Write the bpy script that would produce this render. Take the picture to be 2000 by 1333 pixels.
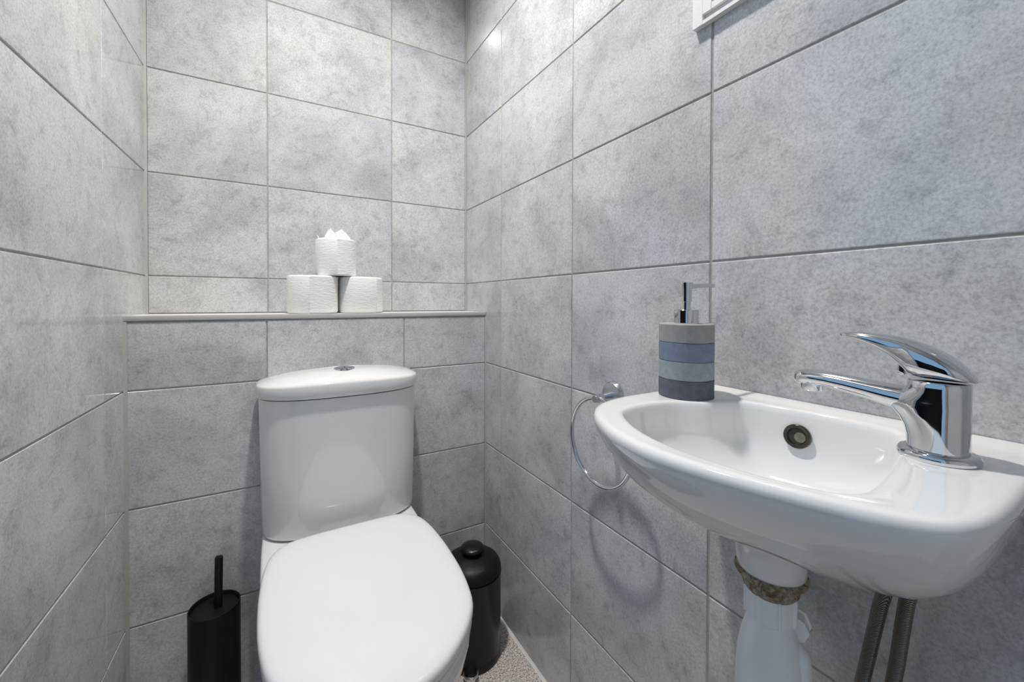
import bpy, bmesh, math, random
from mathutils import Vector, Matrix

# ------------------------------------------------------------------ reset
for o in list(bpy.data.objects):
    bpy.data.objects.remove(o, do_unlink=True)
scene = bpy.context.scene
C = scene.collection
random.seed(7)
PI = math.pi

# ------------------------------------------------------------------ camera (fitted to the tile grid)
CAMZ = 0.9211
YAW, PITCH, ROLL, FPX, CY = 0.52161, -0.012, 0.00268, 791.92, 598.49
cam_d = bpy.data.cameras.new('camera')
cam = bpy.data.objects.new('camera', cam_d)
C.objects.link(cam)
cam_d.sensor_width = 36.0
cam_d.lens = 36.0 * FPX / 2000.0
cam_d.shift_y = -(666.5 - CY) / 2000.0
cam_d.clip_start = 0.005
fw = Vector((math.sin(YAW) * math.cos(PITCH), math.cos(YAW) * math.cos(PITCH), math.sin(PITCH)))
rt = Vector((math.cos(YAW), -math.sin(YAW), 0))
up = rt.cross(fw)
r2 = rt * math.cos(ROLL) + up * math.sin(ROLL)
u2 = -rt * math.sin(ROLL) + up * math.cos(ROLL)
M = Matrix((r2, u2, -fw)).transposed().to_4x4()
M.translation = Vector((0, 0, CAMZ))
cam.matrix_world = M
scene.camera = cam

# ------------------------------------------------------------------ light and exposure
scene.view_settings.view_transform = 'Standard'
scene.view_settings.look = 'None'
scene.view_settings.gamma = 1.0
scene.view_settings.exposure = 0.0
try:
    scene.view_settings.use_curve_mapping = False
except Exception:
    pass
world = bpy.data.worlds.new('world')
scene.world = world
world.use_nodes = True
bg = world.node_tree.nodes['Background']
bg.inputs[0].default_value = (0.37, 0.66, 1.0, 1)      # daylight of the hall behind the open door
bg.inputs[1].default_value = 0.68

CEIL = 2.34
LIGHTX, LIGHTY = 0.120, 0.650
def spot(loc, energy, color, size=100, blend=1.0, radius=0.035):
    d = bpy.data.lights.new('downlight_beam', 'SPOT')
    d.energy = energy; d.color = color
    d.spot_size = math.radians(size); d.spot_blend = blend
    d.shadow_soft_size = radius
    o = bpy.data.objects.new('downlight_beam', d)
    C.objects.link(o)
    o.location = loc
    return o
spot((LIGHTX, LIGHTY, CEIL - 0.03), 90, (1.0, 0.966, 0.925), 130)

# ------------------------------------------------------------------ helpers
def tag(o, label=None, cat=None, group=None, kind=None):
    if label: o['label'] = label
    if cat: o['category'] = cat
    if group: o['group'] = group
    if kind: o['kind'] = kind
    return o

def to_mesh(name, bm, angle=35):
    bmesh.ops.recalc_face_normals(bm, faces=bm.faces)
    me = bpy.data.meshes.new(name)
    bm.to_mesh(me); bm.free()
    for p in me.polygons: p.use_smooth = True
    me.set_sharp_from_angle(angle=math.radians(angle))
    return me

def obj(name, bm, mat, parent=None, angle=35, loc=None):
    me = to_mesh(name, bm, angle) if isinstance(bm, bmesh.types.BMesh) else bm
    if mat and not me.materials: me.materials.append(mat)
    o = bpy.data.objects.new(name, me)
    C.objects.link(o)
    if loc is not None: o.location = loc
    if parent: 
        o.parent = parent
    return o

def thing(name, label, cat, loc=(0, 0, 0), group=None):
    o = bpy.data.objects.new(name, None)
    o.empty_display_size = 0.02
    C.objects.link(o); o.location = loc
    return tag(o, label, cat, group)

def box(bm, x0, x1, y0, y1, z0, z1, bev=0.0, seg=1):
    b = bmesh.new()
    bmesh.ops.create_cube(b, size=1)
    for v in b.verts:
        v.co = Vector(((x0 + x1) / 2 + v.co.x * (x1 - x0), (y0 + y1) / 2 + v.co.y * (y1 - y0), (z0 + z1) / 2 + v.co.z * (z1 - z0)))
    if bev > 0:
        bmesh.ops.bevel(b, geom=b.edges[:], offset=bev, segments=seg, profile=0.5, affect='EDGES')
    merge(bm, b)
    return bm

def merge(bm, b):
    m = bpy.data.meshes.new('tmp'); b.to_mesh(m); b.free(); bm.from_mesh(m); bpy.data.meshes.remove(m)

def loft(bm, rings, cap0=True, cap1=True, closed=True):
    vs = [[bm.verts.new(p) for p in r] for r in rings]
    n = len(vs[0])
    for a, b in zip(vs[:-1], vs[1:]):
        for i in range(n if closed else n - 1):
            j = (i + 1) % n
            bm.faces.new((a[i], a[j], b[j], b[i]))
    if cap0: bm.faces.new(vs[0][::-1])
    if cap1: bm.faces.new(vs[-1])
    return bm

def lathe(bm, prof, n=48, c=(0, 0), cap0=True, cap1=True):
    rings = [[(c[0] + r * math.cos(2 * PI * i / n), c[1] + r * math.sin(2 * PI * i / n), z) for i in range(n)] for r, z in prof]
    return loft(bm, rings, cap0, cap1)

def frame_along(d, upv=Vector((0, 0, 1))):
    d = d.normalized()
    if abs(d.dot(upv)) > 0.97: upv = Vector((1, 0, 0))
    s = d.cross(upv).normalized(); u = s.cross(d)
    return s, u

def tube(bm, pts, r, n=16, cap=True, closed=False):
    pts = [Vector(p) for p in pts]
    rs = r if isinstance(r, (list, tuple)) else [r] * len(pts)
    rings = []
    s = None
    for i, p in enumerate(pts):
        if closed: d = pts[(i + 1) % len(pts)] - pts[i - 1]
        else: d = pts[min(i + 1, len(pts) - 1)] - pts[max(i - 1, 0)]
        d.normalize()
        if s is None: s, u = frame_along(d)
        else:
            s = (s - d * s.dot(d)).normalized(); u = s.cross(d)
        rings.append([p + (s * math.cos(2 * PI * k / n) + u * math.sin(2 * PI * k / n)) * rs[i] for k in range(n)])
    if closed:
        rings.append(rings[0])
        vs = [[bm.verts.new(q) for q in rr] for rr in rings[:-1]]
        for i in range(len(vs)):
            a, b = vs[i], vs[(i + 1) % len(vs)]
            for k in range(n):
                j = (k + 1) % n
                bm.faces.new((a[k], a[j], b[j], b[k]))
        return bm
    return loft(bm, rings, cap, cap)

def catmull(pts, sub=8, closed=True):
    out = []
    n = len(pts)
    rng = range(n) if closed else range(n - 1)
    for i in rng:
        g = (lambda k: pts[k % n]) if closed else (lambda k: pts[max(0, min(n - 1, k))])
        p0, p1, p2, p3 = [Vector(g(k)) for k in (i - 1, i, i + 1, i + 2)]
        for s in range(sub):
            t = s / sub
            out.append(0.5 * ((2 * p1) + (p2 - p0) * t + (2 * p0 - 5 * p1 + 4 * p2 - p3) * t * t + (3 * p1 - p0 - 3 * p2 + p3) * t ** 3))
    if not closed: out.append(Vector(pts[-1]))
    return out

def polar(poly, c, n):
    """radially sample a star-shaped polygon about c"""
    res = []
    m = len(poly)
    for i in range(n):
        a = 2 * PI * i / n
        d = (math.cos(a), math.sin(a)); best = None
        for k in range(m):
            p, q = poly[k], poly[(k + 1) % m]
            ex, ey = q[0] - p[0], q[1] - p[1]
            den = d[0] * ey - d[1] * ex
            if abs(den) < 1e-12: continue
            px, py = p[0] - c[0], p[1] - c[1]
            t = (px * ey - py * ex) / den
            s = (px * d[1] - py * d[0]) / den
            if t > 0 and -1e-9 <= s <= 1 + 1e-9:
                if best is None or t > best: best = t
        res.append((c[0] + d[0] * best, c[1] + d[1] * best))
    return res

# ------------------------------------------------------------------ materials
def new_mat(name):
    m = bpy.data.materials.new(name); m.use_nodes = True
    nt = m.node_tree
    return m, nt, nt.nodes['Principled BSDF']

def N(nt, t, **kw):
    n = nt.nodes.new(t)
    for k, v in kw.items(): setattr(n, k, v)
    return n

def noise(nt, vec, scale, detail=4, rough=0.55, dist=0.0):
    n = N(nt, 'ShaderNodeTexNoise')
    n.inputs['Scale'].default_value = scale; n.inputs['Detail'].default_value = detail
    n.inputs['Roughness'].default_value = rough; n.inputs['Distortion'].default_value = dist
    if vec is not None: nt.links.new(vec, n.inputs['Vector'])
    return n.outputs['Fac']

def ramp(nt, fac, stops):
    r = N(nt, 'ShaderNodeValToRGB')
    e = r.color_ramp.elements
    while len(e) < len(stops): e.new(0.5)
    for k, (p, c) in zip(e, stops): k.position = p; k.color = (*c, 1)
    nt.links.new(fac, r.inputs[0])
    return r.outputs[0]

def mix(nt, f, a, b, mode='MIX'):
    m = N(nt, 'ShaderNodeMix', data_type='RGBA', blend_type=mode)
    if isinstance(f, float): m.inputs[0].default_value = f
    else: nt.links.new(f, m.inputs[0])
    for s, v in ((6, a), (7, b)):
        if isinstance(v, tuple): m.inputs[s].default_value = (*v, 1)
        else: nt.links.new(v, m.inputs[s])
    return m.outputs[2]

def bump(nt, bsdf, h, strength, dist):
    b = N(nt, 'ShaderNodeBump')
    b.inputs['Strength'].default_value = strength; b.inputs['Distance'].default_value = dist
    nt.links.new(h, b.inputs['Height']); nt.links.new(b.outputs[0], bsdf.inputs['Normal'])

def simple(name, col, rough=0.4, metal=0.0, spec=0.5, coat=0.0, nscale=60, namp=0.04, bstr=0.0):
    m, nt, b = new_mat(name)
    tc = N(nt, 'ShaderNodeTexCoord')
    f = noise(nt, tc.outputs['Object'], nscale, 3)
    lo = tuple(c * (1 - namp) for c in col); hi = tuple(min(1, c * (1 + namp)) for c in col)
    nt.links.new(ramp(nt, f, [(0.3, lo), (0.7, hi)]), b.inputs['Base Color'])
    b.inputs['Roughness'].default_value = rough; b.inputs['Metallic'].default_value = metal
    b.inputs['Specular IOR Level'].default_value = spec
    b.inputs['Coat Weight'].default_value = coat; b.inputs['Coat Roughness'].default_value = 0.03
    if bstr: bump(nt, b, f, bstr, 0.001)
    return m

def make_tile_mat():
    m, nt, b = new_mat('grey_stone_tile')
    tc = N(nt, 'ShaderNodeTexCoord'); oi = N(nt, 'ShaderNodeObjectInfo')
    mul = N(nt, 'ShaderNodeVectorMath', operation='SCALE')
    cmb = N(nt, 'ShaderNodeCombineXYZ')
    for k in range(3): nt.links.new(oi.outputs['Random'], cmb.inputs[k])
    nt.links.new(cmb.outputs[0], mul.inputs[0]); mul.inputs['Scale'].default_value = 37.0
    add = N(nt, 'ShaderNodeVectorMath', operation='ADD')
    nt.links.new(tc.outputs['Object'], add.inputs[0]); nt.links.new(mul.outputs[0], add.inputs[1])
    v = add.outputs[0]
    big = noise(nt, v, 6.0, 4, 0.55, 0.4)
    mid = noise(nt, v, 34.0, 8, 0.75, 0.4)
    fine = noise(nt, v, 260.0, 4, 0.75)
    tint = noise(nt, v, 4.5, 2, 0.5)
    c1 = ramp(nt, big, [(0.30, (0.44, 0.442, 0.45)), (0.50, (0.575, 0.575, 0.577)), (0.68, (0.65, 0.65, 0.648))])
    c2 = ramp(nt, mid, [(0.28, (0.58, 0.585, 0.60)), (0.48, (1.0, 1.0, 1.0)), (0.72, (1.10, 1.10, 1.095))])
    c3 = ramp(nt, fine, [(0.28, (0.58, 0.58, 0.59)), (0.50, (1.0, 1.0, 1.0)), (0.72, (1.26, 1.26, 1.25))])
    c = mix(nt, 0.8, c1, c2, 'MULTIPLY')
    c = mix(nt, 0.75, c, c3, 'MULTIPLY')
    t = ramp(nt, tint, [(0.38, (0.975, 0.985, 1.02)), (0.62, (1.01, 1.0, 0.985))])
    c = mix(nt, 1.0, c, t, 'MULTIPLY')
    nt.links.new(c, b.inputs['Base Color'])
    b.inputs['Roughness'].default_value = 0.22
    b.inputs['Specular IOR Level'].default_value = 0.5
    rr = ramp(nt, mid, [(0.3, (0.15, 0.15, 0.15)), (0.7, (0.09, 0.09, 0.09))])
    nt.links.new(rr, b.inputs['Roughness'])
    bump(nt, b, fine, 0.04, 0.0004)
    return m
TILE = make_tile_mat()
GROUT = simple('grout', (0.40, 0.375, 0.345), 0.9, spec=0.1, nscale=90, namp=0.14, bstr=0.2)
SEAL = simple('sealant', (0.45, 0.44, 0.42), 0.45, nscale=40, namp=0.05)
WSEAL = simple('white_sealant', (0.78, 0.77, 0.74), 0.4, nscale=30, namp=0.05)
PAINT = simple('white_paint', (0.80, 0.79, 0.77), 0.7, nscale=20, namp=0.02)
CERAMIC = simple('white_ceramic', (0.82, 0.815, 0.80), 0.06, coat=0.5, nscale=4, namp=0.008)
SEATP = simple('white_seat_plastic', (0.84, 0.835, 0.825), 0.16, nscale=5, namp=0.008)
CHROME = simple('chrome', (0.66, 0.67, 0.69), 0.05, metal=1.0, nscale=10, namp=0.01)
SATIN = simple('satin_chrome', (0.62, 0.63, 0.64), 0.28, metal=1.0, nscale=200, namp=0.05)
DARKRING = simple('tarnished_metal', (0.07, 0.067, 0.055), 0.22, metal=0.8, nscale=200, namp=0.3)
HOLESHADE = simple('overflow_painted_shade', (0.022, 0.021, 0.016), 0.6, nscale=100, namp=0.3)  # near-black, paints the shade inside the overflow
OLIVE = simple('overflow_lit_olive', (0.16, 0.155, 0.11), 0.6, nscale=150, namp=0.3)  # olive, paler than the disc behind it to suggest the lit inside
BLACK = simple('black_powder_coat', (0.007, 0.007, 0.0075), 0.45, spec=0.25, nscale=300, namp=0.2, bstr=0.03)
BLACKG = simple('black_gloss', (0.007, 0.007, 0.0075), 0.28, spec=0.35, nscale=200, namp=0.2)
VENTW = simple('white_vent_plastic', (0.80, 0.80, 0.78), 0.4, nscale=30, namp=0.02)
VENTG = simple('vent_slot_grey', (0.60, 0.60, 0.60), 0.6, nscale=30, namp=0.03)
TRIMM = simple('shelf_trim', (0.52, 0.515, 0.52), 0.35, nscale=30, namp=0.03)
SHELF = simple('shelf_top', (0.74, 0.725, 0.69), 0.45, nscale=30, namp=0.03)
TRAPP = simple('trap_plastic', (0.85, 0.865, 0.87), 0.38, nscale=20, namp=0.02)

def make_floor():
    m, nt, b = new_mat('speckled_floor')
    tc = N(nt, 'ShaderNodeTexCoord')
    f = noise(nt, tc.outputs['Object'], 300, 2, 0.5)
    g = noise(nt, tc.outputs['Object'], 190, 2, 0.5)
    c = ramp(nt, f, [(0.34, (0.16, 0.15, 0.145)), (0.44, (0.50, 0.47, 0.45)), (0.58, (0.72, 0.69, 0.67)), (0.68, (0.88, 0.87, 0.85))])
    t = ramp(nt, g, [(0.40, (0.82, 0.74, 0.70)), (0.6, (1.05, 1.05, 1.05))])
    nt.links.new(mix(nt, 1.0, c, t, 'MULTIPLY'), b.inputs['Base Color'])
    b.inputs['Roughness'].default_value = 0.55
    bump(nt, b, f, 0.2, 0.0005)
    return m
FLOORM = make_floor()

def make_paper():
    m, nt, b = new_mat('tissue_paper')
    tc = N(nt, 'ShaderNodeTexCoord')
    mp = N(nt, 'ShaderNodeMapping'); mp.inputs['Scale'].default_value = (1, 1, 3.2)
    nt.links.new(tc.outputs['Object'], mp.inputs[0])
    f = noise(nt, mp.outputs[0], 70, 5, 0.6, 0.5)
    nt.links.new(ramp(nt, f, [(0.3, (0.86, 0.85, 0.82)), (0.7, (0.90, 0.895, 0.875))]), b.inputs['Base Color'])
    b.inputs['Roughness'].default_value = 0.95
    b.inputs['Specular IOR Level'].default_value = 0.1
    bump(nt, b, f, 0.6, 0.0025)
    return m
PAPER = make_paper()
CARD = simple('cardboard', (0.42, 0.32, 0.22), 0.9, nscale=60, namp=0.1)

def make_putty():
    m, nt, b = new_mat('dirty_putty')
    tc = N(nt, 'ShaderNodeTexCoord')
    f = noise(nt, tc.outputs['Object'], 90, 6, 0.7, 1.5)
    nt.links.new(ramp(nt, f, [(0.28, (0.03, 0.022, 0.015)), (0.45, (0.20, 0.15, 0.09)), (0.58, (0.42, 0.38, 0.30)), (0.75, (0.30, 0.14, 0.05))]), b.inputs['Base Color'])
    b.inputs['Roughness'].default_value = 0.7
    bump(nt, b, f, 0.8, 0.003)
    return m
PUTTY = make_putty()

def make_braid():
    m, nt, b = new_mat('braided_steel')
    tc = N(nt, 'ShaderNodeTexCoord')
    w = N(nt, 'ShaderNodeTexWave', wave_type='BANDS', bands_direction='DIAGONAL')
    w.inputs['Scale'].default_value = 480; w.inputs['Distortion'].default_value = 1.0
    nt.links.new(tc.outputs['Object'], w.inputs[0])
    nt.links.new(ramp(nt, w.outputs['Fac'], [(0.2, (0.10, 0.095, 0.085)), (0.8, (0.36, 0.345, 0.32))]), b.inputs['Base Color'])
    b.inputs['Metallic'].default_value = 0.9; b.inputs['Roughness'].default_value = 0.38
    bump(nt, b, w.outputs['Fac'], 0.7, 0.001)
    return m
BRAID = make_braid()
BAND = [simple('dispenser_band_slate', (0.105, 0.115, 0.145), 0.75, nscale=120, namp=0.18, bstr=0.1),
        simple('dispenser_band_pale_blue_grey', (0.30, 0.335, 0.365), 0.8, nscale=120, namp=0.12, bstr=0.1),
        simple('dispenser_band_blue', (0.185, 0.225, 0.315), 0.8, nscale=120, namp=0.12, bstr=0.1),
        simple('dispenser_band_warm_grey', (0.335, 0.325, 0.31), 0.8, nscale=120, namp=0.10, bstr=0.1)]

# ------------------------------------------------------------------ room shell
XR, YB, YX = 0.5563, 1.2849, 1.1302
XL0, LANG = -0.2777, -0.01279
YF = -0.62                                  # wall with the doorway, behind the camera
Z0 = 0.9808                                 # one of the horizontal joints
ROWS = [Z0 + 0.25 * k for k in range(-3, 6)]      # 0.231 ... 2.231
SHZ = 0.8885                                # shelf top
RECESS = 0.0014
GAP = 0.0032
def xl(y): return XL0 + (YB - y) * math.tan(LANG)

tile_cache = {}
def tile_mesh(w, h):
    k = (round(w, 4), round(h, 4))
    if k not in tile_cache:
        bm = bmesh.new()
        t = 0.004
        v = []
        b = 0.0011
        for (ix, iz, y) in ((0, 0, t), (0, 0, b * 0.9), (b, b, 0.0)):
            v.append([bm.verts.new((sx * (w / 2 - ix), y, sz * (h / 2 - iz))) for sx, sz in ((-1, -1), (1, -1), (1, 1), (-1, 1))])
        for a, c in zip(v[:-1], v[1:]):
            for i in range(4):
                j = (i + 1) % 4
                bm.faces.new((a[i], a[j], c[j], c[i]))
        bm.faces.new(v[-1])
        bm.normal_update()
        me = bpy.data.meshes.new('tile')
        bmesh.ops.recalc_face_normals(bm, faces=bm.faces)
        bm.to_mesh(me); bm.free()
        me.materials.append(TILE)
        tile_cache[k] = me
    return tile_cache[k]

def tile_wall(parent, origin, ex, rotz, ujoints, zjoints, umin, umax, zmin, zmax, skip=None):
    """tiles in the plane through origin, along ex; tile face local -Y turned by rotz"""
    us = [umin] + sorted(u for u in ujoints if umin + 0.005 < u < umax - 0.005) + [umax]
    zs = [zmin] + [z for z in zjoints if zmin + 0.005 < z < zmax - 0.005] + [zmax]
    for a, b in zip(us[:-1], us[1:]):
        for c, d in zip(zs[:-1], zs[1:]):
            if skip and skip((a + b) / 2, (c + d) / 2): continue
            w, h = b - a - GAP, d - c - GAP
            o = bpy.data.objects.new('tile', tile_mesh(w, h))
            C.objects.link(o)
            jit = random.uniform(-0.00025, 0.00025)
            u = (a + b) / 2
            nrm = Vector((math.sin(rotz), -math.cos(rotz), 0))
            p = Vector(origin) + Vector(ex) * u + nrm * jit
            o.location = (p.x, p.y, (c + d) / 2)
            o.rotation_euler = (0, 0, rotz)
            o.parent = parent

# floor and ceiling
bm = bmesh.new(); box(bm, -1.75, 0.64, YF - 0.9, YB + 0.06, -0.05, 0.0)
tag(obj('floor', bm, FLOORM), 'speckled pinkish grey vinyl floor', kind='structure')
bm = bmesh.new(); box(bm, -0.42, 0.64, YF - 0.06, YB + 0.06, CEIL, CEIL + 0.05)
tag(obj('ceiling', bm, PAINT), 'plain white ceiling', kind='structure')

# right wall (plane x = XR, facing -x): local -Y must map to -X -> rotz = -90deg
bm = bmesh.new(); box(bm, XR + RECESS, XR + 0.06, YF, YB + 0.06, 0, CEIL)
wr = tag(obj('wall_right', bm, GROUT), 'grey tiled wall behind the basin', kind='structure')
tile_wall(wr, (XR, 0, 0), (0, 1, 0), -PI / 2, [1.0334 - 0.3287 * k for k in range(6)], ROWS, YF, YB - 0.002, 0.001, CEIL - 0.001)
# back wall (facing -y)
bm = bmesh.new(); box(bm, XL0 - 0.08, XR + 0.06, YB + RECESS, YB + 0.06, 0, CEIL)
wb = tag(obj('wall_back', bm, GROUT), 'grey tiled wall above the boxed-in ledge', kind='structure')
tile_wall(wb, (0, YB, 0), (1, 0, 0), 0.0, [-0.0257, 0.3057], ROWS, XL0 + 0.003, XR - 0.002, SHZ, CEIL - 0.001)
# boxing behind the toilet
bm = bmesh.new(); box(bm, xl(YX) + 0.0, XR, YX + RECESS, YB, 0, SHZ - 0.012)
wx = tag(obj('wall_boxing', bm, GROUT), 'low tiled boxing behind the toilet', kind='structure')
tile_wall(wx, (0, YX, 0), (1, 0, 0), 0.0, [-0.0255, 0.3030], ROWS, xl(YX) + 0.003, XR - 0.002, 0.001, SHZ - 0.013)
# left wall (facing +x): local -Y -> +X : rotz = +90deg, slightly off square
ang = math.atan2(-math.tan(LANG), 1)         # dx/dy = -tan(LANG)
dirL = Vector((-math.tan(LANG), 1, 0)).normalized()
n_out = Vector((-dirL.y, dirL.x, 0))
P0 = Vector((XL0, YB, 0)); ln = YB - YF
UD0, UD1, DZ = -1.70, -0.607, 2.02             # doorway in this wall, beside the camera
def lslab(bm, u0, u1, z0, z1, d0=RECESS, d1=0.10):
    cs = [P0 + dirL * u1 + n_out * d0, P0 + dirL * u0 + n_out * d0, P0 + dirL * u0 + n_out * d1, P0 + dirL * u1 + n_out * d1]
    loft(bm, [[(c.x, c.y, z0) for c in cs], [(c.x, c.y, z1) for c in cs]])
bm = bmesh.new()
lslab(bm, UD1, 0.06, 0, CEIL); lslab(bm, -ln, UD0, 0, CEIL); lslab(bm, UD0, UD1, DZ, CEIL)
wl = tag(obj('wall_left', bm, GROUT), 'grey tiled wall on the left', kind='structure')
rotL = math.atan2(dirL.y, dirL.x)              # local X along dirL, local -Y = +x
LJ = [1.0264 - YB - 0.3295 * k for k in range(6)]
tile_wall(wl, (XL0, YB, 0), tuple(dirL), rotL, LJ, ROWS, UD1, -0.002, 0.001, CEIL - 0.001)
tile_wall(wl, (XL0, YB, 0), tuple(dirL), rotL, LJ, ROWS, -ln, UD0, 0.001, CEIL - 0.001)
tile_wall(wl, (XL0, YB, 0), tuple(dirL), rotL, LJ, ROWS, UD0, UD1, DZ, CEIL - 0.001)
bm = bmesh.new()
lslab(bm, UD1 - 0.02, UD1 - 0.0005, 0, DZ, -0.002, 0.11); lslab(bm, UD0 + 0.0005, UD0 + 0.02, 0, DZ, -0.002, 0.11); lslab(bm, UD0 + 0.02, UD1 - 0.02, DZ - 0.02, DZ - 0.0005, -0.002, 0.11)
tag(obj('trim_8', bm, PAINT), 'white door lining of the doorway', kind='structure')
# front wall behind the camera
bm = bmesh.new(); box(bm, -0.42, 0.64, YF - 0.06, YF, 0, CEIL)
tag(obj('wall_front', bm, PAINT), 'plain off-white end wall', kind='structure')
# unseen dark panel added outside the doorway for black reflections in the tap
bm = bmesh.new(); box(bm, -0.86, -0.80, -0.42, 0.95, 0, 1.03)
tag(obj('added_dark_panel', bm, BLACK), 'unseen dark panel added to give the tap its black reflection', kind='structure')

# shelf on the boxing
bm = bmesh.new(); box(bm, xl(YX) + 0.001, XR - 0.001, YX + 0.003, YB - 0.0005, SHZ - 0.012, SHZ - 0.0005)
tag(obj('trim_1', bm, SHELF), 'pale ledge top on the tiled boxing', kind='structure')
bm = bmesh.new(); box(bm, xl(YX) - 0.001, XR - 0.001, YX - 0.0025, YX + 0.0055, SHZ - 0.0115, SHZ + 0.0002, 0.0015, 2)
tag(obj('trim_2', bm, TRIMM), 'grey edging strip along the ledge front', kind='structure')
# silicone beads in the corners
def bead(name, x, y, sx, sy, z0, z1, mat, label, r=0.005):
    bm = bmesh.new()
    loft(bm, [[(x, y, z), (x + sx * r, y, z), (x + sx * r * 0.42, y + sy * r * 0.42, z), (x, y + sy * r, z)] for z in (z0, z1)])
    tag(obj(name, bm, mat), label, kind='structure')
bead('trim_3', XL0 - 0.0005, YB, 1, -1, SHZ, CEIL, SEAL, 'sealant bead in the left back corner')
bead('trim_4', XR, YB, -1, -1, SHZ, CEIL, SEAL, 'sealant bead in the right back corner', 0.0035)
bead('trim_5', xl(YX) - 0.0005, YX, 1, -1, 0, SHZ - 0.012, SEAL, 'sealant bead beside the boxing, left', 0.006)
bead('trim_6', XR, YX, -1, -1, 0, SHZ - 0.012, SEAL, 'sealant bead beside the boxing, right', 0.0035)
bm = bmesh.new()
r = 0.0065
loft(bm, [[(XR, y, 0), (XR - r, y, 0), (XR - r * 0.45, y, r * 0.35), (XR, y, r * 0.8)] for y in (YF, YX)])
tag(obj('trim_7', bm, WSEAL), 'white sealant line between the floor and the right wall', kind='structure')

# recessed ceiling downlights (lamp bodies)
def downlight(x, y, label):
    t = thing('ceiling_downlight', label, 'ceiling light', (x, y, CEIL), None)
    bm = bmesh.new(); lathe(bm, [(0.042, 0.0), (0.042, -0.004), (0.036, -0.006), (0.034, -0.002), (0.034, 0.0)], 40, cap0=False, cap1=False)
    obj('bezel', bm, CHROME, t)
downlight(LIGHTX, LIGHTY, 'round recessed downlight in the ceiling above the toilet')

# ------------------------------------------------------------------ toilet
TX = 0.131
toilet = thing('toilet', 'white close-coupled toilet with closed lid against the tiled boxing', 'toilet', (TX, 0.85, 0))
def T(bm):   # world -> toilet local
    bmesh.ops.translate(bm, verts=bm.verts, vec=(-TX, -0.85, 0)); return bm
half = [(0.0, 0.946), (0.06, 0.9455), (0.10, 0.942), (0.125, 0.934), (0.146, 0.908), (0.157, 0.865), (0.162, 0.805), (0.1625, 0.745),
        (0.159, 0.68), (0.148, 0.617), (0.131, 0.582), (0.10, 0.546), (0.055, 0.514), (0.0, 0.500)]
full = [(x, y) for x, y in half] + [(-x, y) for x, y in half[-2:0:-1]]
lid_poly = [(p.x, p.y) for p in catmull([(x, y, 0) for x, y in full], 6)]
def ring_lid(off, z, crown=0.0):
    out = []
    cy = 0.73
    P = polar(lid_poly, (0, cy), 96)
    for x, y in P:
        l = math.hypot(x, y - cy); k = (l + off) / l
        out.append((TX + x * k, cy + (y - cy) * k, z))
    return out
# seat lid
bm = bmesh.new()
L = [ring_lid(-0.004, 0.4105), ring_lid(0.0, 0.413), ring_lid(0.0005, 0.419), ring_lid(0.0, 0.424), ring_lid(-0.002, 0.4275), ring_lid(-0.006, 0.4300), ring_lid(-0.016, 0.4322), ring_lid(-0.04, 0.4340), ring_lid(-0.08, 0.4352), ring_lid(-0.12, 0.4357)]
loft(bm, L); obj('seat_lid', T(bm), SEATP, toilet, 50)
bm = bmesh.new()
loft(bm, [ring_lid(-0.010, 0.3935), ring_lid(-0.004, 0.395), ring_lid(-0.0015, 0.400), ring_lid(-0.003, 0.4065), ring_lid(-0.008, 0.4085)])
obj('seat', T(bm), SEATP, toilet, 50)
# pan: rim outline with the rear shoulder carrying the cistern
phalf = [(0.0, 1.118), (0.10, 1.118), (0.150, 1.116), (0.164, 1.10), (0.166, 1.04), (0.166, 0.97), (0.164, 0.88), (0.1615, 0.80), (0.160, 0.74),
         (0.155, 0.68), (0.144, 0.618), (0.126, 0.584), (0.096, 0.55), (0.053, 0.519), (0.0, 0.506)]
pfull = phalf + [(-x, y) for x, y in phalf[-2:0:-1]]
pan_poly = [(p.x, p.y) for p in catmull([(x, y, 0) for x, y in pfull], 6)]
PP = polar(pan_poly, (0, 0.85), 96)
def ring_pan(kx, ky, z, yc=0.93, dy=0.0, off=0.0):
    out = []
    for x, y in PP:
        l = math.hypot(x, y - 0.85); k = (l + off) / l
        x2, y2 = x * k, 0.85 + (y - 0.85) * k
        out.append((TX + x2 * kx, yc + (y2 - yc) * ky + dy, z))
    return out
bm = bmesh.new()
loft(bm, [ring_pan(0.62, 0.80, 0.0, 0.98), ring_pan(0.62, 0.80, 0.05, 0.98), ring_pan(0.60, 0.80, 0.12, 0.98), ring_pan(0.64, 0.83, 0.20, 0.98), ring_pan(0.78, 0.90, 0.27, 0.98),
          ring_pan(0.90, 0.955, 0.31, 0.98), ring_pan(0.97, 0.985, 0.345, 0.98), ring_pan(1, 1, 0.372), ring_pan(1, 1, 0.384), ring_pan(1, 1, 0.390, off=-0.002), ring_pan(1, 1, 0.3925, off=-0.007), ring_pan(1, 1, 0.393, off=-0.03)])
obj('pan', T(bm), CERAMIC, toilet, 60)
# hinges
for sx in (-0.075, 0.075):
    bm = bmesh.new(); tube(bm, [(TX + sx - 0.018, 0.955, 0.408), (TX + sx + 0.018, 0.955, 0.408)], 0.008, 16)
    obj('hinge', T(bm), CHROME, toilet)
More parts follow.
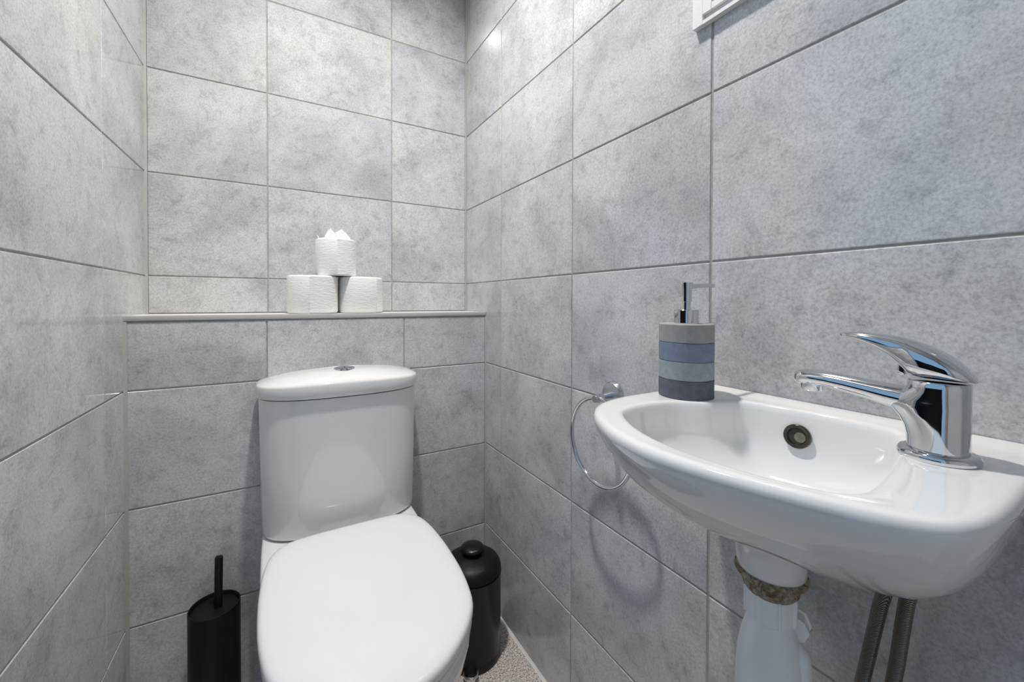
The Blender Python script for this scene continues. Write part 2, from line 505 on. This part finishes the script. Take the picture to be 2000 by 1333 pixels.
# cistern
CXc = 0.135
def cist_ring(w, yfront, yback, z, n=96, nf=2.7, nb=9, ym=1.085, zf=None):
    out = []
    for i in range(n):
        a = 2 * PI * i / n
        c, s = math.cos(a), math.sin(a)
        if s <= 0:
            x = w * math.copysign(abs(c) ** (2 / nf), c); y = ym - (ym - yfront) * abs(s) ** (2 / nf)
        else:
            x = w * math.copysign(abs(c) ** (2 / nb), c); y = ym + (yback - ym) * abs(s) ** (2 / nb)
        zz = z if zf is None else zf(x / w)
        out.append((CXc + x, y, zz))
    return out
bm = bmesh.new()
loft(bm, [cist_ring(0.166, 0.992, 1.116, 0.394), cist_ring(0.170, 0.985, 1.12, 0.398), cist_ring(0.1715, 0.983, 1.121, 0.405), cist_ring(0.174, 0.979, 1.121, 0.55), cist_ring(0.1765, 0.977, 1.121, 0.704)])
obj('cistern', T(bm), CERAMIC, toilet, 60)
bm = bmesh.new()
def ZC(e, c, k=1.0): return lambda t: e + c * (1 - (min(1, abs(t)) * k) ** 2.2)
loft(bm, [cist_ring(0.176, 0.979, 1.121, 0.7065), cist_ring(0.180, 0.972, 1.1225, 0.7072), cist_ring(0.1815, 0.970, 1.123, 0.7105), cist_ring(0.1815, 0.9703, 1.123, 0, zf=ZC(0.7295, 0.005)),
          cist_ring(0.1808, 0.9713, 1.122, 0, zf=ZC(0.7325, 0.0055)), cist_ring(0.1788, 0.9742, 1.1195, 0, zf=ZC(0.7346, 0.006)), cist_ring(0.172, 0.984, 1.116, 0, zf=ZC(0.7365, 0.009, 0.95)), cist_ring(0.160, 1.0, 1.111, 0, zf=ZC(0.7390, 0.0125, 0.9)),
          cist_ring(0.12, 1.025, 1.104, 0, zf=ZC(0.7410, 0.016, 0.7)), cist_ring(0.05, 1.06, 1.09, 0, zf=ZC(0.7415, 0.0170, 0.3))])
obj('cistern_lid', T(bm), CERAMIC, toilet, 60)
BX, BY, BZ = CXc + 0.001, 1.046, 0.7575
bm = bmesh.new(); lathe(bm, [(0.0235, BZ - 0.004), (0.0235, BZ + 0.002), (0.022, BZ + 0.0035), (0.0195, BZ + 0.0035), (0.0185, BZ + 0.001), (0.0, BZ + 0.001)][:5], 48, (BX, BY))
fb = obj('flush_button', T(bm), CHROME, toilet)
for s in (-1, 1):
    bm = bmesh.new()
    rr = [(BX + s * 0.0012, BY - 0.0165)] + [(BX + s * (0.0012 + 0.0158 * math.cos(a)), BY + 0.0170 * math.sin(a)) for a in [(-0.5 + k / 14) * PI for k in range(1, 14)]] + [(BX + s * 0.0012, BY + 0.0165)]
    rr = rr if s > 0 else rr[::-1]
    loft(bm, [[(x, y, BZ + 0.0005) for x, y in rr], [(x, y, BZ + 0.0042) for x, y in rr], [(BX + s * 0.008 + (x - BX - s * 0.008) * .85, BY + (y - BY) * .85, BZ + 0.0052) for x, y in rr]])
    obj('button_half', T(bm), CHROME, fb, 25)

# ------------------------------------------------------------------ toilet rolls on the ledge
def roll(x, y, z, r, h, label, rotz=0.0):
    t = thing('toilet_roll', label, 'toilet roll', (x, y, z), 'toilet rolls stacked on the ledge')
    bm = bmesh.new()
    n = 64
    prof = [(0.021, 0.002), (r - 0.004, 0.0), (r - 0.001, 0.0015), (r, 0.005), (r + 0.0004, h * 0.5), (r, h - 0.005), (r - 0.0015, h - 0.0015), (r - 0.005, h), (0.021, h - 0.001)]
    rings = []
    for k, (rad, zz) in enumerate(prof):
        ring = []
        for i in range(n):
            a = 2 * PI * i / n
            w = 1 + (0.006 * math.sin(3 * a + x * 40) + 0.004 * math.sin(5 * a + 1)) * (rad > 0.03)
            ring.append((rad * w * math.cos(a), rad * w * math.sin(a), zz))
        rings.append(ring)
    rings.append(rings[0])
    loft(bm, rings[:-1], False, False)
    bmesh.ops.remove_doubles(bm, verts=bm.verts, dist=1e-6)
    obj('paper', bm, PAPER, t, 60)
    bm = bmesh.new(); lathe(bm, [(0.0212, 0.002), (0.0212, h - 0.001), (0.0195, h - 0.001), (0.0195, 0.002), (0.0212, 0.002)], 32, cap0=False, cap1=False)
    obj('cardboard_core', bm, CARD, t)
    # loose end of the sheet: a thin layer over part of the roll
    bm = bmesh.new()
    a0, a1 = -1.75 + rotz, -0.2 + rotz
    seg = 20
    ro = [(r + 0.0013 + (0.0015 if k == 0 else 0)) for k in range(seg + 1)]
    outer = []; 
    for k in range(seg + 1):
        a = a0 + (a1 - a0) * k / seg
        for zz in (0.004, h * 0.25, h * .5, h * .75, h - 0.004):
            pass
    cols = []
    for k in range(seg + 1):
        a = a0 + (a1 - a0) * k / seg
        rr = r * (1 + 0.006 * math.sin(3 * a + x * 40) + 0.004 * math.sin(5 * a + 1)) + (0.0020 if k == 0 else 0.0012)
        cols.append([((rr - d) * math.cos(a), (rr - d) * math.sin(a), zz) for d, zz in ((0, 0.004), (0, h - 0.004), (0.0015, h - 0.004), (0.0015, 0.004))])
    loft(bm, cols)
    obj('loose_sheet', bm, PAPER, t, 60)
    return t
RH = 0.0985
roll(0.0785, 1.203, SHZ, 0.0605, RH, 'white toilet roll on the ledge, left one of the bottom pair')
roll(0.2010, 1.214, SHZ, 0.0590, RH, 'white toilet roll on the ledge, right one of the bottom pair', 0.8)
tr = roll(0.1360, 1.207, SHZ + RH + 0.0008, 0.0515, 0.100, 'white toilet roll on top of two others, paper folded into a fan', 0.15)
# folded paper crown in the top roll
bm = bmesh.new()
def petal(bm, cx, cy, w, h, rot, lean, z):
    segs = 5
    A = []
    prof = [(-w * .5, 0), (-w * .62, h * .35), (-w * .3, h * .78), (0, h), (w * .34, h * .72), (w * .62, h * .38), (w * .5, 0)]
    c, s = math.cos(rot), math.sin(rot)
    def P(u, v, off):
        d = off + lean * v + 0.006 * math.sin(u / w * 3)
        return (cx + u * c - d * s, cy + u * s + d * c, z + v)
    loft(bm, [[P(u, v, 0) for u, v in prof], [P(u, v, 0.002) for u, v in prof]])
petal(bm, -0.012, -0.010, 0.030, 0.036, 0.25, 0.15, 0.095)
petal(bm, 0.013, -0.006, 0.036, 0.036, -0.2, 0.1, 0.095)
petal(bm, 0.000, 0.006, 0.040, 0.030, 0.1, -0.1, 0.095)
petal(bm, 0.022, 0.004, 0.030, 0.022, 0.9, 0.1, 0.095)
petal(bm, -0.018, 0.004, 0.026, 0.020, -0.8, 0.1, 0.095)
obj('folded_paper', bm, PAPER, tr, 20)
bm = bmesh.new()
petal(bm, -0.046, -0.012, 0.012, 0.012, 1.2, 0.2, 0.096)
obj('paper_corner', bm, PAPER, tr, 20)

# ------------------------------------------------------------------ toilet brush
BRX, BRY, BRR = -0.1225, 1.068, 0.0465
tb = thing('toilet_brush', 'black toilet brush in a tall round holder left of the toilet', 'toilet brush', (BRX, BRY, 0))
bm = bmesh.new()
ZR = 0.2665
lathe(bm, [(BRR - 0.002, 0.0), (BRR, 0.002), (BRR, ZR - 0.001), (BRR - 0.0008, ZR), (BRR - 0.0025, ZR), (BRR - 0.0032, ZR - 0.001), (BRR - 0.0032, ZR - 0.012), (BRR - 0.004, 0.01)], 64, cap1=True)
obj('holder', bm, BLACK, tb)
bm = bmesh.new(); lathe(bm, [(BRR - 0.0045, ZR - 0.010), (BRR - 0.0042, ZR - 0.0075), (BRR - 0.006, ZR - 0.007), (0.012, ZR - 0.0068), (0.008, ZR - 0.0068)], 64)
obj('holder_lid', bm, BLACK, tb)
bm = bmesh.new(); tube(bm, [(0.006, 0.0, ZR - 0.02), (0.008, 0.0, ZR + 0.10), (0.0082, 0, ZR + 0.1015)], [0.0075, 0.0075, 0.0066], 24)
hd = obj('handle', bm, BLACK, tb)
bm = bmesh.new(); lathe(bm, [(0.0045, ZR + 0.1012), (0.004, ZR + 0.1026), (0.0015, ZR + 0.1030)], 24, (0.008, 0))
obj('handle_cap', bm, BLACKG, hd)

# ------------------------------------------------------------------ pedal bin
PBX, PBY, PBR = 0.437, 0.966, 0.0745
pb = thing('pedal_bin', 'small black pedal bin with domed lid between toilet and right wall', 'bin', (PBX, PBY, 0))
bm = bmesh.new(); lathe(bm, [(PBR - 0.004, 0.0), (PBR - 0.001, 0.003), (PBR - 0.001, 0.02), (PBR - 0.002, 0.022)], 64)
obj('base', bm, BLACKG, pb)
bm = bmesh.new(); lathe(bm, [(PBR - 0.002, 0.020), (PBR, 0.022), (PBR, 0.213), (PBR + 0.0014, 0.2155), (PBR + 0.0014, 0.2180), (PBR - 0.003, 0.2190)], 64)
obj('body', bm, BLACKG, pb)
bm = bmesh.new(); lathe(bm, [(PBR - 0.002, 0.2198), (PBR + 0.0003, 0.2206), (PBR + 0.0005, 0.229), (PBR - 0.001, 0.236), (PBR - 0.006, 0.2435), (PBR - 0.015, 0.2500), (PBR - 0.028, 0.2560), (PBR - 0.045, 0.2605), (0.018, 0.2635), (0.01, 0.264)], 64)
ld = obj('lid', bm, BLACK, pb, 50)
bm = bmesh.new(); lathe(bm, [(0.020, 0.2635), (0.022, 0.2680), (0.0292, 0.2700), (0.0308, 0.2730), (0.0305, 0.2760), (0.0275, 0.2795), (0.017, 0.2828), (0.004, 0.2840)], 48)
obj('lid_knob', bm, BLACKG, ld, 50)
pdx, pdy = -0.45, -0.893
bm = bmesh.new()
def pedal_pt(t, s, z): return (pdx * t - pdy * s, pdy * t + pdx * s, z)
tube(bm, [pedal_pt(0.05, -0.014, 0.014), pedal_pt(0.088, -0.014, 0.016), pedal_pt(0.096, -0.008, 0.017), pedal_pt(0.097, 0.008, 0.017), pedal_pt(0.088, 0.014, 0.016), pedal_pt(0.05, 0.014, 0.014)], 0.0045, 12)
obj('pedal', bm, CHROME, pb, 60)

# ------------------------------------------------------------------ basin
RIM = 0.7955
basin = thing('wash_basin', 'small white ceramic wall-hung basin with rounded front', 'basin', (0.45, 0.235, 0.67))
def TB(bm):
    bmesh.ops.translate(bm, verts=bm.verts, vec=(-0.45, -0.235, -0.67)); return bm
WX = XR - 0.0008
ocv = [(0.50, 0.0625), (0.45, 0.062), (0.40, 0.0612), (0.362, 0.063), (0.335, 0.070), (0.319, 0.083), (0.306, 0.105), (0.292, 0.14), (0.280, 0.18), (0.2725, 0.22), (0.2725, 0.255), (0.281, 0.295),
       (0.298, 0.333), (0.319, 0.363), (0.347, 0.3835), (0.39, 0.3945), (0.45, 0.3955), (0.50, 0.392)]
opoly = [(WX, 0.0635)] + [(p.x, p.y) for p in catmull([(x, y, 0) for x, y in ocv], 6, False)] + [(WX, 0.387)]
ipts = [(0.520, 0.150), (0.527, 0.165), (0.528, 0.21), (0.522, 0.25), (0.513, 0.287), (0.497, 0.305), (0.462, 0.318), (0.430, 0.342), (0.395, 0.350), (0.365, 0.348), (0.340, 0.338), (0.316, 0.305), (0.300, 0.265), (0.2945, 0.22),
        (0.299, 0.175), (0.309, 0.142), (0.322, 0.122), (0.345, 0.114), (0.40, 0.121), (0.45, 0.130), (0.50, 0.140)]
ipoly = [(p.x, p.y) for p in catmull([(x, y, 0) for x, y in ipts], 6)]
BC = (0.415, 0.235)
NB = 160
OP = polar(opoly, BC, NB); IP = polar(ipoly, BC, NB)
def sm(t): t = max(0, min(1, t)); return t * t * (3 - 2 * t)
def lift(x): return 0.0035 * sm((x - 0.528) / 0.024)
def r_out(kx, ky, z, inset=0.0, ya=0.305):
    out = []
    for x, y in OP:
        wallside = x > WX - 1e-4
        x2 = WX - (WX - x) * kx; y2 = ya + (y - ya) * ky
        if inset and not wallside:
            dx, dy = x2 - BC[0], y2 - BC[1]; l = math.hypot(dx, dy)
            x2 -= dx / l * inset; y2 -= dy / l * inset
        elif inset:
            dy = y2 - BC[1]; y2 -= (inset if dy > 0.1 else -inset if dy < -0.1 else 0)
        out.append((x2, y2, z))
    return out
def r_in(k, z, cc=(0.415, 0.235)):
    return [(cc[0] + (x - cc[0]) * k, cc[1] + (y - cc[1]) * k, z) for x, y in IP]
def lerp_ring(t, z):
    return [(a[0] + (b[0] - a[0]) * t, a[1] + (b[1] - a[1]) * t, z) for a, b in zip(OP, IP)]
def lifted(ring): return [(x, y, z + lift(x)) for x, y, z in ring]
CI = (0.470, 0.238)
bm = bmesh.new()
rings = [r_out(0.10, 0.10, 0.6705), r_out(0.24, 0.26, 0.6705), r_out(0.38, 0.44, 0.6725), r_out(0.49, 0.58, 0.6775), r_out(0.59, 0.70, 0.686), r_out(0.68, 0.795, 0.697), r_out(0.77, 0.87, 0.711), r_out(0.855, 0.925, 0.728),
         r_out(0.92, 0.960, 0.747), r_out(0.965, 0.982, 0.765), r_out(0.99, 0.995, 0.779), r_out(1, 1, 0.7865), r_out(1, 1, 0.7905, 0.0006), lifted(r_out(1, 1, 0.7935, 0.002)), lifted(r_out(1, 1, 0.7952, 0.005)), lifted(r_out(1, 1, RIM + 0.0002, 0.009))]
# across the rim / ledge to the bowl
OP9 = [(p[0], p[1]) for p in r_out(1, 1, 0, 0.009)]
def rimlerp(t, z):
    return lifted([(a[0] + (b[0] - a[0]) * t, a[1] + (b[1] - a[1]) * t, z) for a, b in zip(OP9, IP)])
rings += [rimlerp(t, RIM) for t in (0.2, 0.4, 0.6, 0.8)]
rings += [r_in(1.01, RIM - 0.0002), r_in(0.995, RIM - 0.0012), r_in(0.983, RIM - 0.004), r_in(0.974, RIM - 0.009), r_in(0.962, 0.772), r_in(0.94, 0.7575, CI), r_in(0.89, 0.745, CI), r_in(0.81, 0.734, CI), r_in(0.70, 0.7235, CI), r_in(0.55, 0.715, CI), r_in(0.35, 0.710, CI), r_in(0.10, 0.709, CI)]
rings = [[(x, y, z if z > 0.78 or q > 11 else 0.78 - (0.78 - z) * (0.88 + 0.18 * ((0.78 - z) / 0.11) ** 2)) for x, y, z in r] for q, r in enumerate(rings)]
loft(bm, rings)
bas = obj('bowl', TB(bm), CERAMIC, basin, 70)
# waste boss under the bowl
WAX, WAY = 0.453, 0.234
bm = bmesh.new(); lathe(bm, [(0.0345, 0.695), (0.0335, 0.66), (0.032, 0.640), (0.031, 0.6385)], 48, (WAX, WAY))
obj('waste_boss', TB(bm), CERAMIC, basin)
# plug hole in the bowl
bm = bmesh.new(); lathe(bm, [(0.020, 0.708), (0.020, 0.7115), (0.018, 0.712), (0.0165, 0.711), (0.002, 0.7105)], 32, (0.463, 0.237))
obj('plug_hole', TB(bm), CHROME, basin)
# overflow ring in the rear wall of the bowl
bm = bmesh.new()
oc = Vector((0.5185, 0.2400, 0.7660)); on = Vector((-0.98, -0.14, 0.10)).normalized()
s_, u_ = frame_along(on)
def oring(r, d): return [oc + (s_ * math.cos(2 * PI * k / 40) + u_ * math.sin(2 * PI * k / 40)) * r + on * d for k in range(40)]
loft(bm, [oring(0.0136, -0.008), oring(0.0136, 0.0020), oring(0.0126, 0.0030), oring(0.0098, 0.0028), oring(0.0088, 0.0015), oring(0.0084, -0.002)], True, False)
ov = obj('overflow_ring', TB(bm), DARKRING, basin)
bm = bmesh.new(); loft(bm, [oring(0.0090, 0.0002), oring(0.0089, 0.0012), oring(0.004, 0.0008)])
obj('overflow_shade_disc', TB(bm), HOLESHADE, ov)  # flat dark disc, the shade of the opening put into its colour
bm = bmesh.new(); oc2 = oc; oc = oc - s_ * 0.0028 - u_ * 0.0006
loft(bm, [oring(0.0058, 0.0006), oring(0.0057, 0.0014), oring(0.0040, 0.0012)])
oc = oc2
obj('overflow_lit_disc', TB(bm), OLIVE, ov)  # smaller paler olive disc, off-centre so the flat opening looks concave

# ------------------------------------------------------------------ tap
TPX, TPY = 0.462, 0.1115
tap = thing('basin_tap', 'chrome single-lever mixer tap on the near end of the basin', 'tap', (TPX, TPY, RIM))
def TT(bm):
    bmesh.ops.translate(bm, verts=bm.verts, vec=(-TPX, -TPY, -RIM)); return bm
bm = bmesh.new(); lathe(bm, [(0.0238, RIM - 0.0005), (0.0246, RIM + 0.002), (0.0243, RIM + 0.0045), (0.0225, RIM + 0.0066), (0.0192, RIM + 0.0072)], 64, (TPX, TPY))
obj('flange', TT(bm), CHROME, tap, 60)
def sec(z, front, back, hw, n=64):
    """rounded section in plan: back at y=TPY-back, front at y=TPY+front"""
    out = []
    for i in range(n):
        a = 2 * PI * i / n
        y = math.sin(a); x = math.cos(a)
        out.append((TPX + hw * math.copysign(abs(x) ** 0.92, x), TPY + (front if y > 0 else back) * y, z))
    return out
bm = bmesh.new()
loft(bm, [sec(RIM + 0.006, 0.0182, 0.0182, 0.0182), sec(0.812, 0.0185, 0.0182, 0.0182), sec(0.820, 0.0205, 0.0182, 0.0182), sec(0.827, 0.0245, 0.0182, 0.0181), sec(0.832, 0.0290, 0.0182, 0.018), sec(0.836, 0.034, 0.0182, 0.0175),
          sec(0.841, 0.032, 0.0182, 0.0178), sec(0.845, 0.026, 0.0182, 0.018), sec(0.849, 0.0205, 0.0182, 0.0182), sec(0.852, 0.0185, 0.0182, 0.0182), sec(0.8572, 0.0182, 0.0182, 0.0182), sec(0.8578, 0.0172, 0.0172, 0.0172)])
obj('body', TT(bm), CHROME, tap, 60)
# spout: flattened tube running along the wall, rounded end
bm = bmesh.new()
rings = []
for y, zc, hw, hh in [(0.112, 0.8385, 0.0150, 0.0100), (0.128, 0.8395, 0.0145, 0.0105), (0.142, 0.8408, 0.0135, 0.0098), (0.156, 0.8428, 0.0125, 0.0086), (0.172, 0.8448, 0.0120, 0.0080), (0.188, 0.8462, 0.0118, 0.0078), (0.200, 0.8465, 0.0116, 0.0077),
                      (0.2060, 0.8460, 0.0112, 0.0078), (0.2110, 0.8455, 0.0098, 0.0073), (0.2142, 0.8450, 0.0074, 0.0060), (0.2155, 0.8448, 0.0036, 0.0034)]:
    rings.append([(TPX + hw * math.cos(2 * PI * k / 40), y, zc + hh * math.sin(2 * PI * k / 40)) for k in range(40)])
loft(bm, rings)
sp = obj('spout', TT(bm), CHROME, tap, 60)
bm = bmesh.new(); lathe(bm, [(0.0092, 0.8425), (0.0092, 0.8345), (0.0085, 0.8335), (0.0070, 0.8335), (0.0066, 0.8365), (0.001, 0.837)], 32, (TPX, 0.2015))
obj('aerator', TT(bm), CHROME, sp)
# lever
bm = bmesh.new()
rings = []
for y, zt, zb, hw in [(0.0905, 0.8605, 0.8592, 0.004), (0.0925, 0.8645, 0.8590, 0.0095), (0.0965, 0.8700, 0.8590, 0.0140), (0.103, 0.8765, 0.8590, 0.0175), (0.1115, 0.8825, 0.8590, 0.0187), (0.120, 0.8868, 0.8590, 0.0180), (0.1265, 0.8892, 0.8600, 0.0165),
                      (0.1305, 0.8905, 0.8640, 0.0150), (0.1345, 0.8915, 0.8680, 0.0138), (0.1405, 0.8925, 0.8740, 0.0126), (0.149, 0.8934, 0.8795, 0.0116), (0.158, 0.8940, 0.8838, 0.0108), (0.167, 0.8940, 0.8870, 0.0098), (0.1735, 0.8934, 0.8885, 0.0080), (0.1765, 0.8926, 0.8893, 0.0058), (0.1775, 0.8917, 0.8900, 0.003)]:
    ring = []
    zc, hh = (zt + zb) / 2, (zt - zb) / 2
    for k in range(40):
        a = 2 * PI * k / 40
        c, s = math.cos(a), math.sin(a)
        ring.append((TPX + hw * math.copysign(abs(c) ** 0.8, c), y, zc + hh * math.copysign(abs(s) ** (0.9 if s > 0 else 0.7), s)))
    rings.append(ring)
loft(bm, rings)
lv = obj('lever', TT(bm), CHROME, tap, 60)
bm = bmesh.new(); box(bm, TPX - 0.0045, TPX + 0.0045, 0.1310, 0.1360, 0.8595, 0.8705, 0.0012, 2)
obj('screw_cover', TT(bm), CHROME, lv)
bm = bmesh.new(); tube(bm, [(TPX - 0.0179, 0.117, 0.8245), (TPX - 0.0188, 0.117, 0.8245)], 0.0018, 16)

bm.free()

# ------------------------------------------------------------------ soap dispenser
SX, SY, SR = 0.4745, 0.3555, 0.0345
sd = thing('soap_dispenser', 'round soap pump bottle striped in grey and blue on the basin rim', 'soap dispenser', (SX, SY, RIM))
bh = 0.0242
for k in range(4):
    bm = bmesh.new(); z = k * bh
    b = 0.0010
    lathe(bm, [(SR - 0.004, z), (SR - b, z + 0.0001), (SR, z + b), (SR, z + bh - b), (SR - b, z + bh - 0.0001), (SR - 0.004, z + bh)], 72)
    o = obj('band', bm, BAND[k], sd, 40)
    o['label'] = ['slate grey bottom band', 'pale blue grey band', 'dusty blue band', 'warm grey top band'][k]
zt = 4 * bh
pump = None
bm = bmesh.new(); lathe(bm, [(0.0155, zt), (0.0155, zt + 0.0175), (0.0148, zt + 0.0183), (0.006, zt + 0.0184)], 48)
pump = obj('pump_collar', bm, CHROME, sd)
bm = bmesh.new(); lathe(bm, [(0.0055, zt + 0.018), (0.0055, zt + 0.0285), (0.0066, zt + 0.029), (0.0068, zt + 0.046), (0.0078, zt + 0.0525), (0.0078, zt + 0.0545), (0.006, zt + 0.0548)], 32)
obj('pump_head', bm, CHROME, sd)
bm = bmesh.new()
nd = Vector((0.94, -0.34, 0)).normalized()
np_ = [Vector((0, 0, zt + 0.0480)) + nd * t + Vector((0, 0, dz)) for t, dz in ((0.002, 0), (0.010, 0.0016), (0.020, 0.0028), (0.030, 0.0032), (0.038, 0.0028), (0.0405, 0.0026))]
tube(bm, np_, [0.0036, 0.0033, 0.0030, 0.0027, 0.0025, 0.0025], 16)
nz = obj('pump_nozzle', bm, CHROME, sd)
bm = bmesh.new(); tube(bm, [np_[-1] + nd * 0.0002, np_[-1] + nd * 0.0007], 0.0017, 12)
obj('nozzle_opening', bm, BLACK, nz)

# ------------------------------------------------------------------ bottle trap under the basin
trap = thing('bottle_trap', 'white plastic bottle trap hanging below the basin', 'drain trap', (WAX, WAY, 0.42))
def TP(bm):
    bmesh.ops.translate(bm, verts=bm.verts, vec=(-WAX, -WAY, -0.42)); return bm
bm = bmesh.new(); lathe(bm, [(0.030, 0.6388), (0.0335, 0.6372), (0.0342, 0.6345), (0.0330, 0.6318), (0.0285, 0.6305)], 48, (WAX, WAY))
w1 = obj('washer', TP(bm), PUTTY, trap); w1['label'] = 'dirty brown rubber washer'
bm = bmesh.new(); lathe(bm, [(0.0275, 0.6310), (0.0272, 0.625), (0.0260, 0.6185), (0.0225, 0.6140), (0.020, 0.6135)], 48, (WAX, WAY))
w2 = obj('back_nut', TP(bm), PUTTY, trap); w2['label'] = 'grimy backnut smeared with sealant'
bm = bmesh.new()
n = 96
def nutring(r, z):
    out = []
    for i in range(n):
        a = 2 * PI * i / n
        rib = 0.0020 if (i % 12) in (0, 1) else 0.0
        out.append((WAX + (r + rib) * math.cos(a), WAY + (r + rib) * math.sin(a), z))
    return out
loft(bm, [nutring(0.0225, 0.6170), nutring(0.0238, 0.6150), nutring(0.0232, 0.5890), nutring(0.0215, 0.5880)])
obj('compression_nut', TP(bm), TRAPP, trap, 30)
bm = bmesh.new()
lathe(bm, [(0.0205, 0.592), (0.0208, 0.586), (0.0235, 0.577), (0.0275, 0.562), (0.0305, 0.545), (0.0320, 0.525), (0.0322, 0.50), (0.0322, 0.455), (0.030, 0.448), (0.030, 0.425), (0.026, 0.420)], 56, (WAX, WAY))
obj('bottle', TP(bm), TRAPP, trap, 50)
# side channel and outlet to the wall
ex = Vector((0.42, -0.91, 0)).normalized()
b0 = Vector((WAX, WAY, 0)) + ex * 0.0235
bm = bmesh.new()
tube(bm, [b0 + Vector((0, 0, z)) for z in (0.430, 0.50, 0.545, 0.556, 0.563, 0.567)], [0.0135, 0.0135, 0.0135, 0.012, 0.009, 0.004], 24)
obj('side_channel', TP(bm), TRAPP, trap, 50)
e0 = Vector((WAX + 0.014, WAY - 0.016, 0.577))
ed = Vector((0.86, 0.50, 0.0)).normalized()
bm = bmesh.new(); tube(bm, [e0 + ed * t for t in (0.0, 0.013, 0.0132, 0.030, 0.031)], [0.0140, 0.0150, 0.0175, 0.0175, 0.015], 8)
obj('outlet_nut', TP(bm), TRAPP, trap, 25)
bm = bmesh.new(); tube(bm, [e0 + ed * t for t in (0.025, (XR - 0.0005 - e0.x) / ed.x - 0.002)], 0.0115, 24)
obj('outlet_pipe', TP(bm), TRAPP, trap, 40)

# ------------------------------------------------------------------ flexible hoses
def hose(pts, label):
    t = thing('flexible_hose', label, 'hose', pts[-1], 'braided hoses under the basin')
    q = catmull(pts, 10, False)
    L = Vector(pts[-1])
    bm = bmesh.new(); tube(bm, [p - L for p in q], 0.0058, 20)
    obj('braided_sleeve', bm, BRAID, t, 60)
    bm = bmesh.new(); d = (q[-1] - q[-3]).normalized()
    tube(bm, [q[-3] - L, q[-1] - L + d * 0.0], 0.0085, 16)
    obj('end_ferrule', bm, CHROME, t)
hose([(0.484, 0.148, 0.664), (0.493, 0.153, 0.648), (0.501, 0.159, 0.625), (0.508, 0.169, 0.570), (0.512, 0.178, 0.515), (0.520, 0.190, 0.42), (0.535, 0.200, 0.33), (XR - 0.002, 0.205, 0.27)], 'braided steel water hose nearer the drain trap, bending left')
hose([(0.494, 0.135, 0.668), (0.499, 0.138, 0.652), (0.503, 0.141, 0.635), (0.508, 0.147, 0.585), (0.512, 0.153, 0.530), (0.518, 0.155, 0.42), (0.535, 0.155, 0.33), (XR - 0.002, 0.155, 0.27)], 'braided steel water hose farther from the drain trap, hanging straighter')

# ------------------------------------------------------------------ towel ring
RX, RYc, RZc, RR = 0.508, 0.5620, 0.664, 0.0795
tw = thing('towel_ring', 'chrome towel ring on the wall just left of the basin', 'towel ring', (XR, 0.575, 0.742))
def TW(bm):
    bmesh.ops.translate(bm, verts=bm.verts, vec=(-XR, -0.575, -0.742)); return bm
bm = bmesh.new(); tube(bm, [(RX, RYc + RR * math.cos(2 * PI * k / 72), RZc + RR * math.sin(2 * PI * k / 72)) for k in range(72)], 0.0042, 14, closed=True)
obj('ring', TW(bm), CHROME, tw, 60)
bm = bmesh.new(); tube(bm, [(XR - 0.0004, 0.575, 0.742), (XR - 0.003, 0.575, 0.742), (XR - 0.008, 0.575, 0.742), (XR - 0.0095, 0.575, 0.742)], [0.0265, 0.0265, 0.0235, 0.016], 40)
obj('wall_plate', TW(bm), SATIN, tw)
bm = bmesh.new(); tube(bm, [(XR - 0.008, 0.575, 0.742), (XR - 0.03, 0.572, 0.742), (RX - 0.004, 0.566, 0.7425), (RX - 0.009, 0.565, 0.7425)], [0.0075, 0.0065, 0.008, 0.006], 24)
obj('arm', TW(bm), CHROME, tw, 60)

# ------------------------------------------------------------------ vent cover
VY1, VZ0, VT = 0.4030, 1.3335, 0.0095
VW, VH = 0.235, 0.235
vent = thing('vent_cover', 'white plastic louvred vent cover high on the right wall', 'vent', (XR, VY1 - VW / 2, VZ0))
def TV(bm):
    bmesh.ops.translate(bm, verts=bm.verts, vec=(-XR, -(VY1 - VW / 2), -VZ0)); return bm
bm = bmesh.new()
F = 0.017
xa, xb = XR - VT, XR - 0.0003
box(bm, xa, xb, VY1 - VW, VY1 - VW + F, VZ0, VZ0 + VH, 0.0006); box(bm, xa, xb, VY1 - F, VY1, VZ0, VZ0 + VH, 0.0006)
box(bm, xa, xb, VY1 - VW + F, VY1 - F, VZ0, VZ0 + 0.0052, 0.0); box(bm, xa, xb, VY1 - VW + F, VY1 - F, VZ0 + VH - 0.0085, VZ0 + VH, 0.0)
box(bm, xa, xb, VY1 - F - 0.014, VY1 - F, VZ0 + 0.0147, VZ0 + VH - 0.0085, 0.0)
obj('frame', TV(bm), VENTW, vent, 20)
bm = bmesh.new(); box(bm, xa + 0.0045, xb, VY1 - VW + F, VY1 - F, VZ0 + 0.0052, VZ0 + VH - 0.0085)
obj('back_plate', TV(bm), VENTG, vent)
z = VZ0 + 0.0147
first = True
while z + 0.0095 < VZ0 + VH - 0.0085:
    bm = bmesh.new()
    ys = (VY1 - VW + F - 0.0005, VY1 - F - 0.0135)
    prof = [(xa, z), (xa, z + 0.0092), (xa + 0.0046, z + 0.0092), (xa + 0.0046, z)]
    loft(bm, [[(x, y, q) for x, q in prof] for y in ys])
    obj('slat', TV(bm), VENTW, vent, 20)
    z += 0.0190
